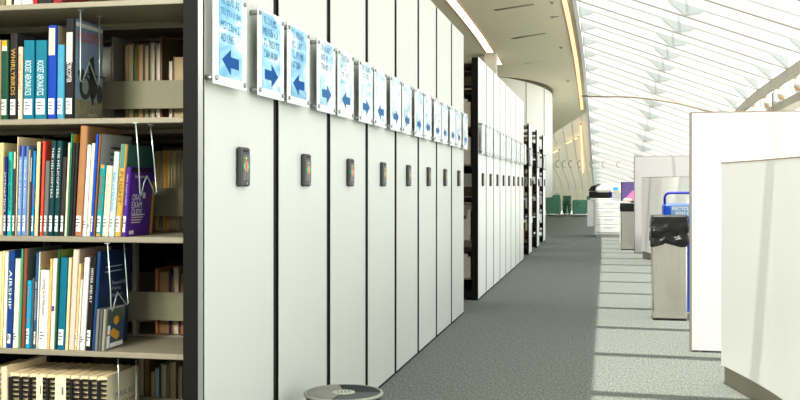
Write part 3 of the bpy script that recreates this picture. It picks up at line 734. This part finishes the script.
# ---- top shelf: only the feet of the books show
TS = [((170,150,110),'tan'),((120,112,90),'olive brown'),((216,200,160),'straw'),((60,60,60),'charcoal'),((226,226,222),'white'),((214,214,216),'pale grey'),((176,40,40),'deep red'),((40,40,44),'black'),((140,44,48),'maroon')]
tx = [-8,-1.5,5,11.5,13,21,32.5,37.5,52,62]
for i, (c, nm) in enumerate(TS):
    make_book(X(tx[i], YS), X(tx[i+1]-.4, YS), YS, LV[4]+.0006, .22+.01*(i % 3), .17, c, 0, nm+' book on the high shelf, only its foot in view', 'books on the high shelf', lab=i in (2,4,5))
# ---- books of the far side seen past the backstops
yb = Y1+PITCH/2+.032
def back_books(rows, z, where, group):
    for r in rows:
        a, b, top, col, nm = r[:5]; D = r[5] if len(r) > 5 else .2
        x0, x1 = X(a, yb)+.0004, X(b, yb)-.0004; t = x1-x0; h = ZY((a+b)/2, top, yb)-z
        g = G(); g.box(0, min(.002, t*.2), 0, D, 0, h); g.box(t-min(.002, t*.2), t, 0, D, 0, h); g.box(0, t, D-.003, D, 0, h)
        o = tag(g.build('book', cov(col), None, (x0, yb, z+.0006)), nm+' '+where, 'book', group)
        G().box(min(.0025, t*.22), t-min(.0025, t*.22), .003, D-.004, .003, h-.004).build('page_block', mat('aged_pages', tuple(int(v*.75+40) for v in col), .8, noise=.15, scale=300, stretch=(1,.02,.02)), o)
back_books([(101.5,111,46,(168,164,146),'grey ribbed volume'),(111.6,113.4,37,(150,150,138),'tall grey board-backed volume'),(125.2,128.2,45,(176,150,104),'thin tan volume'),(128.6,133,44,(206,186,140),'straw volume'),(133.2,138.2,45,(92,100,50),'olive green volume'),(138.6,142.8,44,(206,160,100),'orange-tan volume'),(143,144.6,45,(30,100,110),'very thin teal volume'),(144.8,148.4,45,(196,160,110),'buff volume'),(148.6,150.2,44,(28,92,104),'thin dark teal volume'),(150.4,154.6,42,(186,174,140),'beige volume'),(156.4,160,43,(216,206,190),'pale ivory volume'),(160.2,162,36,(132,104,72),'tall brown board-backed volume'),(169,172.2,61,(220,214,200),'short white volume'),(173.6,184,56,(190,164,116),'short wide tan volume')], LV[3], 'behind the backstop on the upper shelf', 'far side books, upper shelf')
back_books([(152,155,153,(120,118,100),'grey-green volume'),(155.3,159,151,(206,170,84),'first golden volume'),(159.3,162,151,(160,156,140),'first grey volume'),(162.3,166,150,(210,164,66),'second golden volume, brightest,'),(166.3,169.8,150.5,(216,176,80),'third golden volume'),(170,172,150,(186,184,170),'thin pale grey volume'),(172.2,176,150,(192,176,112),'straw-grey volume'),(176.2,180,149,(190,180,140),'pale straw volume'),(180.2,184,149,(172,164,130),'dull straw volume')], LV[2], 'behind the backstop on the middle shelf', 'far side books, middle shelf')
back_books([(155,158.2,268.5,(200,128,80),'thin orange-red volume'),(159,168.8,271,(164,116,60),'wide ochre volume'),(169,170.6,269.5,(52,66,110),'thin navy volume'),(171.2,173.4,275,(140,96,60),'small brown volume'),(173.6,178.4,267,(216,206,176),'pale cream volume'),(180,184,273,(150,96,54),'russet volume')], LV[1], 'behind the backstop on the lower shelf', 'far side books, lower shelf')
back_books([(139,143.4,359,(206,192,160),'cream volume'),(143.7,149,359,(116,92,30),'dark olive volume'),(149.4,151,372,(130,60,44),'thin red-brown volume'),(151.2,154.4,372,(206,186,140),'short straw volume'),(155,159,368,(176,196,206),'pale blue volume'),(159.3,161,364,(24,84,110),'thin teal volume'),(161.3,166,364,(206,190,150),'buff volume'),(166.3,169.4,364,(150,146,140),'grey volume'),(169.8,176,361.5,(190,170,120),'tan volume with spine dots'),(178,182,366,(196,186,160),'pale volume')], LV[0], 'behind the backstop on the bottom shelf', 'far side books, bottom shelf')
# small grey rear post of the bay
tag(G().box(X(135,yb)+.002, X(139.6,yb), Y1+PITCH/2+.008, Y1+PITCH/2+.028, LV[1]+.001, LV[2]-.032).build('shelf_post', SHELF), 'grey upright post behind the backstop of the lower shelf', 'post')
# ---- hanging wire book supports
def wire(x, pts, z_top, label):
    """pts = pixel polyline in the plane x"""
    g = G(); P = []
    for px, py in pts:
        y = YW(px, x); P.append((x, y, min(ZY(px, py, y), z_top)))
    r = tag(g.tube(P, .0022, 8).build('wire_book_support', STEEL), label, 'book support', 'wire book supports')
    g = G()
    for p in (P[0], P[-1]): g.box(p[0]-.008, p[0]+.008, p[1]-.004, p[1]+.004, z_top-.003, z_top)
    g.build('hook', STEEL, r)
def after(o, h, lean, e=.004): return o.location.x+h*math.sin(math.radians(lean))*.9+e
wire(BU[-1][0].location.x+.0095, [(80.5,6),(80.5,70),(80.2,80),(82.2,82.5),(85.5,73),(89.5,62),(93,72),(97.3,84.5),(99,83),(99.3,70),(99.5,14)], LV[4]-.0185, 'hanging wire book support in front of the flying machine cover')
wire(X(134.5,YS)+.03, [(135.8,123),(138.5,160),(140,193),(141.2,195.5),(144,183),(147,176),(151,184),(155,194.5),(156.5,192),(154.5,165),(150.5,126)], LV[3]-.0185, 'hanging wire book support beside the purple exam guide')
wire(BL[-1][0].location.x+.052, [(107.6,242),(110.5,290),(111,309),(112.5,311),(115,301),(117.5,292),(121,297),(126.5,305),(128.2,303),(126.6,280),(124,244)], LV[2]-.0185, 'hanging wire book support in front of the navy book and disc cases')
wire(X(107,YS)+.016, [(118,359),(118.6,380),(119,410),(122,413),(127,404),(132,412),(136,410),(136.2,385),(136,360)], LV[1]-.0185, 'hanging wire book support against the last comb-bound volume')
# ---- tiny books glimpsed inside the carriages beyond
def glimpse(y0, depth, levels, cols, label, group, n=3):
    first = None; k = 0
    for z in levels:
        x = XF-.075
        for j in range(n):
            t = .03+.012*((k*7) % 3); h = .2+.03*((k*5) % 4); x -= t+.002
            g = G(); g.box(0, t, 0, .003, 0, h); g.box(0, .0025, .003, depth, 0, h); g.box(t-.0025, t, .003, depth, 0, h)
            o = tag(g.build('book', cov(cols[k % len(cols)]), None, (x, y0+.026, z+.0006)), label, 'book', group)
            G().box(.003, t-.003, .0035, depth-.004, .003, h-.004).build('page_block', PAGES, o)
            k += 1
glimpse(9.57, .2, LV[:2]+LV[3:5], [(226,216,196),(206,200,190),(150,140,120)], 'pale book glimpsed in the gap between the first and second shelving runs', 'books in the gap between the runs')
glimpse(16.03, .2, LV[:5], [(196,120,60),(90,60,50),(206,190,150),(60,60,70)], 'dark or orange book inside the first spaced carriage past the second run', 'books in the first spaced carriage')
glimpse(17.92, .2, LV[:5], [(150,110,80),(60,50,50),(206,196,170)], 'brown or pale book inside the middle spaced carriage', 'books in the middle spaced carriage')
glimpse(19.72, .2, LV[:5], [(120,80,60),(196,180,150),(50,50,56)], 'brown or cream book inside the last spaced carriage', 'books in the last spaced carriage')
# ================================================================== rolling kick stool
bx, by = -.977, 3.68
r = empty('kick_stool', 'round grey rolling step stool on the carpet beside the shelving run', 'step stool', (bx, by, 0), math.radians(20))
GR = mat('stool_grey_enamel', (44,47,54), .5); GRL = mat('stool_pale_rim', (150,152,142), .5)
G().lathe([(.195,.012),(.2,.02),(.2,.075),(.19,.085),(.165,.20),(.16,.205)], (0,0,0), 48).build('base_skirt', GR, r)
G().lathe([(.203,.02),(.209,.03),(.209,.05),(.203,.06)], (0,0,0), 48, cap=False).build('bumper_ring', RUBBER, r)
G().lathe([(.146,.206),(.148,.22),(.141,.305)], (0,0,0), 48).build('drum', GR, r)
G().lathe([(.1405,.3055),(.150,.306),(.152,.312),(.150,.317),(.146,.3185),(.1405,.317)], (0,0,0), 48, cap=False).build('rim', GRL, r)
def sector(a0, a1, rr, z0, z1, name, m):
    g = G(); n = 16
    pts = [(.045*math.cos(math.radians(a0+(a1-a0)*i/n)), .045*math.sin(math.radians(a0+(a1-a0)*i/n))) for i in range(n+1)][::-1]
    pts += [(rr*math.cos(math.radians(a0+(a1-a0)*i/n)), rr*math.sin(math.radians(a0+(a1-a0)*i/n))) for i in range(n+1)]
    g.prism(pts, z0, z1, 'z'); g.build(name, m, r)
sector(92, 246, .139, .306, .318, 'tread', mat('tread_pale_grey', (128,130,122), .7, noise=.12, scale=14, spec=.2))
sector(250, 352, .139, .306, .3165, 'tread', mat('tread_mid_grey', (82,87,87), .7, spec=.2))
sector(-4, 88, .139, .306, .315, 'tread', mat('tread_dark_grey', (42,48,48), .7, spec=.2))
G().lathe([(.044,.306),(.044,.317),(.040,.3185)], (0,0,0), 28).build('centre_emblem', mat('emblem_pale', (170,172,160), .5, spec=.2), r)
g = G()
for i in range(4): g.box(-.024+.014*i, -.019+.014*i, -.022, .022, .3186, .3192)
g.build('emblem_mark', mat('emblem_mark', (96,98,90), .5), r)
for a in (30, 150, 270):
    g = G(); c, s_ = .13*math.cos(math.radians(a)), .13*math.sin(math.radians(a)); g.cyl((c-.012, s_, .02), (c+.012, s_, .02), .02, 14); g.build('caster', RUBBER, r)
# ================================================================== partitions and curved counters
PANW_FAR_DIM = mat('white_partition_laminate', (200,198,197), .45); PANW = mat('white_partition_laminate', (222,222,220), .45, noise=.008, scale=2); EDG = mat('grey_edge_band', (146,140,131), .5)  # far partition gets a darker copy, dimming its strong sunlight by colour
CNT = mat('white_counter_laminate', (240,241,238), .35, noise=.01, scale=2); TOE = mat('grey_toe_kick', (140,136,122), .45, .2); JNT = mat('brown_joint', (166,142,118), .6)
def workstation(dx, dy, which, grp):
    t1 = which
    x0, y0 = .545+dx, 6.88+dy
    r = empty('office_partition', t1[0], 'partition', (x0, y0, 0), 0, 'white office partitions')
    G().box(.012, 1.55, 0, .05, .012, 1.585, b=.002).build('panel', PANW if dy == 0 else PANW_FAR_DIM, r)
    G().box(0, .0118, -.001, .051, 0, 1.588).build('edge_band', EDG, r)
    G().box(.012, 1.55, -.001, .051, 1.5855, 1.591).build('top_trim', JNT, r)
    for xx in (.06, 1.45): G().lathe([(.02,0),(.02,.006),(.008,.008),(.008,.0118)], (xx,.025,0), 12).build('levelling_foot', BOLT, r)
    r = empty('service_counter', t1[1], 'counter', (x0+.083, y0-1.07, 0), 0, 'curved service counters')
    # plan curve, running toward the viewer
    Cc = [(0,0),(.045,-.19),(.088,-.38),(.128,-.58),(.162,-.78),(.19,-1.0),(.222,-1.22),(.275,-1.42),(.37,-1.61),(.52,-1.76),(.74,-1.86),(1.02,-1.90),(1.3,-1.92)]
    P_ = [Vector(q) for q in Cc]; fine = []
    for i in range(len(P_)-1):
        a_, b_, c_, d_ = P_[max(i-1,0)], P_[i], P_[i+1], P_[min(i+2,len(P_)-1)]
        for k in range(5):
            u = k/5; fine.append(.5*((2*b_)+(c_-a_)*u+(2*a_-5*b_+4*c_-d_)*u*u+(3*b_-a_-3*c_+d_)*u**3))
    Cc = [tuple(q) for q in fine]+[Cc[-1]]
    def band(off0, off1, z0, z1, name, m):
        g = G(); L_ = []
        for i, p in enumerate(Cc):
            q0, q1 = Vector(Cc[max(i-1,0)]), Vector(Cc[min(i+1,len(Cc)-1)]); d = (q1-q0).normalized(); n = Vector((-d.y, d.x))  # to the right (+x)
            L_.append((Vector(p)+n*off0, Vector(p)+n*off1))
        for a, b in L_: g.v += [(a.x,a.y,z0),(b.x,b.y,z0),(b.x,b.y,z1),(a.x,a.y,z1)]
        for j in range(len(L_)-1):
            for i in range(4): k = j*4; g.face([k+i, k+(i+1) % 4, k+4+(i+1) % 4, k+4+i], 0, False)
        g.face([3,2,1,0]); e = (len(L_)-1)*4; g.face([e,e+1,e+2,e+3])
        return g.build(name, m, r)
    f = band(0, .028, .106, 1.225, 'counter_front', CNT)
    band(.018, .034, 0, .1055, 'toe_kick', TOE)
    band(-.001, .032, 1.2255, 1.231, 'top_edge', JNT)
    band(.05, .55, .72, .75, 'worktop', PANW)
    G().box(.03, .60, -.022, -.0005, .0, .718).build('end_panel', CNT, r)
    G().box(.001, .03, .0005, .006, .1065, 1.225).build('edge_band', JNT, r)
    G().box(.35, .60, -1.25, -.1, .0, .70).build('pedestal', PANW, r)
workstation(0, 0, ('tall white partition panel nearest the viewer behind the curved counter', 'curved white counter with a grey toe kick nearest the viewer'), 0)
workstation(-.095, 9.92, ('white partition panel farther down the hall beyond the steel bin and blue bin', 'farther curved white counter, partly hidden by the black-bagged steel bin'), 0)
# ================================================================== bins
STL = mat('brushed_stainless', (222,218,208), .22, .9, noise=.05, scale=6, stretch=(6,6,.3)); BAG = mat('black_bin_liner', (9,9,9), .2, spec=.8)  # stretched noise paints darker reflection streaks into the steel
def steel_bin(px, zeta, w, h, label, lip, neat=False):
    x, y = W(px, zeta)
    r = empty('waste_bin', label, 'bin', (x, y, 0), 0, 'stainless steel bins')
    d = .30
    G().box(0, w, 0, d, .009, h-.02, b=.012).build('body', STL, r)
    G().box(.006, w-.006, .006, d-.006, 0, .0088).build('base', RUBBER, r)
    if neat:
        G().box(-.012, w+.012, -.012, d+.012, h-lip+.02, h+.01, b=.012).build('bin_rim', BAG, r)
        G().box(.03, w-.03, .03, d-.03, h+.0105, h+.013).build('bin_opening', RUBBER, r)
        return r
    # liner folded over the rim, wrinkled
    g = G(); n = 72; rows = 16; hb = lip
    def per(u):
        L_ = 2*(w+d); s_ = u*L_
        if s_ < w: return (s_, 0, 0, -1)
        s_ -= w
        if s_ < d: return (w, s_, 1, 0)
        s_ -= d
        if s_ < w: return (w-s_, d, 0, 1)
        return (0, d-(s_-w), -1, 0)
    rnd = random.Random(5)
    ph = [rnd.uniform(0, 6.28) for _ in range(8)]
    for j in range(rows+1):
        v = j/rows
        for i in range(n):
            a, b, nx, ny = per(i/n); u = i/n*6.28318
            wr = (.003*math.sin(5*u+ph[0]+4*v)+.003*math.sin(9*u+ph[1]-11*v)+.0045*math.sin(2*u+15*v+ph[3])+.002*math.sin(13*u+18*v+ph[2]))*min(1, v*2.2)
            off = .006+.006*math.sin(v*math.pi)+wr*(.4+v)
            z = h+.012-hb*v+.012*math.sin(5*u+ph[4])*v
            g.v.append((a+(a-w/2)/w*2*off, b+(b-d/2)/d*2*off, z))
    for j in range(rows):
        for i in range(n): g.face([j*n+i, (j+1)*n+i, (j+1)*n+(i+1) % n, j*n+(i+1) % n], 0, True)
    # inward fold at the mouth
    m_ = len(g.v)
    for i in range(n):
        a, b, nx, ny = per(i/n); g.v.append((w/2+(a-w/2)*.9, d/2+(b-d/2)*.9, h+.004))
    for i in range(n):
        a, b, nx, ny = per(i/n); g.v.append((w/2+(a-w/2)*.86, d/2+(b-d/2)*.86, h-.2))
    for i in range(n):
        j = (i+1) % n
        g.face([i, j, m_+j, m_+i], 0, True); g.face([m_+i, m_+j, m_+n+j, m_+n+i], 0, True)
    g.face([m_+n+i for i in range(n)])
    g.build('bin_liner', BAG, r)
    return r
steel_bin(652.5, 8.2, .275, .845, 'stainless bin with a crumpled black liner beside the near partition', .245)
steel_bin(620.8, 17.2, .275, .80, 'farther stainless bin with a neat black rim beside the copier', .16, True)
# blue recycling bin behind the first partition edge
x, y = W(663.5, 8.78)
r = empty('recycling_bin', 'bright blue recycling bin with a looped handle behind the lined steel bin', 'recycling bin', (x, y, 0))
BL_ = mat('blue_plastic', (16,84,200), .35); BLD = mat('dark_blue_plastic', (14,40,170), .35); SGN = mat('grey_blue_label', (124,156,190), .5)
g = G(); w = .40
g.prism([(.10,.0),(w-.10,.0),(w-.03,.78),(.03,.78)], .0, .26, 'y'); g.build('body', BL_, r)
G().box(.0, w, -.01, .27, .7805, .945, b=.02).build('lid', BL_, r)
g = G(); g.tube([(.012,.02,.94),(.012,.02,1.0),(.02,.02,1.022),(.04,.02,1.036),(.07,.02,1.04),(w-.07,.02,1.04),(w-.04,.02,1.036),(w-.02,.02,1.022),(w-.012,.02,1.0),(w-.012,.02,.94)], .011, 10); g.build('handle', BLD, r)
o = G().box(.062, w-.05, -.0125, -.0105, .832, .935).build('label_plate', SGN, r)
g = G(); text_on(g, 'RECYCLABLES', (.075, -.0135, .888), (.25,0,0), (0,0,.03)); text_on(g, 'BINS ONLY', (.105, -.0135, .845), (.2,0,0), (0,0,.03)); g.build('label_lettering', LABELW, o)
# ================================================================== copier
x, y = W(594.5, 21.6); w, d = .60, .62
r = empty('photocopier', 'white floor-standing photocopier with a blue touch screen far down the hall', 'photocopier', (x, y, 0), math.radians(-4))
CW = mat('copier_white', (243,243,241), .4); CG = mat('copier_grey_line', (196,192,188), .5); CB = mat('copier_black', (24,24,28), .4); CBL = mat('copier_blue_screen', (30,150,230), .3, emit=.6); CV = mat('copier_blue_strip', (52,60,190), .4)
G().box(0, w, 0, d, .05, .84, b=.012).build('body', CW, r)
g = G(); g.box(.03, w-.03, .03, d-.03, .0, .0498); g.build('base', CG, r)
G().box(-.16, -.0005, .05, d-.05, .22, .80, b=.012).build('side_feeder', CW, r)
for i, z in enumerate((.10, .27, .44, .61)):
    q = G().box(.035, w-.03, -.014, -.0005, z, z+.155, b=.005).build('paper_drawer', CW, r)
    G().box(.22, .40, -.019, -.0145, z+.115, z+.135).build('drawer_handle', CW, q)
G().box(-.12, .34, .0, d-.02, .8405, .985, b=.02).build('output_recess', CB, r)
G().box(.345, w, .0, d, .8405, .985, b=.01).build('scanner_column', CW, r)
G().box(.345, .375, -.006, -.0005, .86, .97).build('blue_strip', CV, r)
G().box(.02, w, .02, d, .9855, 1.06, b=.012).build('scanner_lid', CW, r)
g = G(); g.prism([(.08,1.0605),(w-.02,1.0605),(w-.06,1.15),(.14,1.15)], .1, d-.06, 'y'); g.build('document_feeder', CW, r)
g = G(); g.prism([(-.14,.99),(.015,.99),(.015,1.09),(.10,1.15),(-.08,1.09)], .08, d-.1, 'y'); g.build('output_tray', CB, r)
o = G().box(.38, .54, -.05, -.006, 1.0, 1.09, b=.008).build('control_panel', CW, r)
G().box(.40, .50, -.0525, -.0505, 1.02, 1.075).build('touch_screen', CBL, o)
for z in (.36, .66): g = G(); g.cyl((-.1605, .2, z), (-.168, .2, z), .028, 12); g.build('side_knob', CG, r)
# ================================================================== desk and purple screen behind the bin
x, y = W(619, 19.2)
r = empty('side_desk', 'plain white desk tucked behind the farther steel bin', 'desk', (x, y, 0))
G().box(0, .9, 0, .6, .715, .74, b=.004).build('desk_top', CW, r)
for a, b in ((.02,.02),(.84,.02),(.02,.54),(.84,.54)): G().box(a, a+.04, b, b+.04, 0, .7148).build('leg', CW, r)
x, y = W(622, 19.4)
r = empty('display_screen', 'black framed display with a purple picture on the white desk', 'display', (x, y, .7405))
G().lathe([(.10,0),(.10,.008),(.03,.014),(.02,.06),(.02,.1)], (.2,.1,0), 20).build('stand', CB, r)
G().box(-.02, .5, .05, .085, .06, .44, b=.008).build('bezel', CB, r)
o = G().box(.0, .48, .0475, .0495, .075, .425).build('screen_picture', mat('screen_purple', (112,92,150), .4, noise=.05, scale=4), r)
g = G(); g.prism([(.03,.078),(.24,.078),(.24,.28),(.20,.27)], .0465, .0474, 'y'); g.build('picture_pink', mat('screen_pink', (244,130,180), .4), o)
g = G(); g.prism([(.0,.076),(.2,.076),(.17,.12),(.06,.13)], .0455, .0464, 'y'); g.build('picture_cream', mat('screen_cream', (250,220,190), .4), o)
# ================================================================== lounge corner at the far end
GREEN = mat('teal_green_upholstery', (108,164,144), .8, noise=.3, scale=22); GREEN2 = mat('teal_green_welt', (58,108,92), .8); LEGM = mat('pale_steel_leg', (190,196,192), .4, .5)
def armchair(px, zeta, rot, label, w=.66, h=.76):
    x, y = W(px, zeta)
    r = empty('armchair', label, 'armchair', (x, y, 0), rot, 'green lounge chairs')
    d = .64
    aw = min(.108, w*.24)
    G().box(aw+.002, w-aw-.002, .0, d-.132, .09, .42, b=.03).build('seat', GREEN, r)
    G().box(0, w, d-.13, d, .09, h, b=.03).build('backrest', GREEN, r)
    for a in (0, w-aw): G().box(a, a+aw, .0, d-.132, .09, h*.8, b=.03).build('armrest', GREEN, r)
    for a in (.04, w-.08):
        for b in (.04, d-.08): G().box(a, a+.04, b, b+.04, 0, .0898).build('leg', LEGM, r)
armchair(561, 36.9, math.pi, 'boxy green armchair seen from behind beside the round drum wall', .52, .78)
armchair(562.5, 37.0, 0, 'green armchair half hidden behind the side table', .30, .74)
armchair(573, 36.9, math.radians(-90), 'green lounge chair turned sideways beside the copier', .66, .74)
x, y = W(567, 35.4)
r = empty('side_table', 'small pale side table between the green lounge chairs', 'table', (x, y, 0))
G().lathe([(.17,.42),(.17,.445)], (0,0,0), 24).build('table_top', GREEN2, r)
G().lathe([(.02,.01),(.02,.4195)], (0,0,0), 10).build('stem', LEGM, r)
G().lathe([(.13,0),(.13,.0098)], (0,0,0), 20).build('base', LEGM, r)
x, y = W(556.5, 37.6)
r = empty('floor_lamp', 'slim white floor lamp standing behind the boxy green armchair', 'lamp', (x, y, 0))
G().lathe([(.14,0),(.14,.015),(.02,.025)], (0,0,0), 20).build('base', LEGM, r)
G().lathe([(.015,.0255),(.015,.85)], (0,0,0), 10).build('pole', LEGM, r)
G().lathe([(.07,.8505),(.075,1.46),(.06,1.47)], (0,0,0), 20).build('lamp_shade', mat('white_lamp_shade', (246,246,240), .6, emit=.3), r)
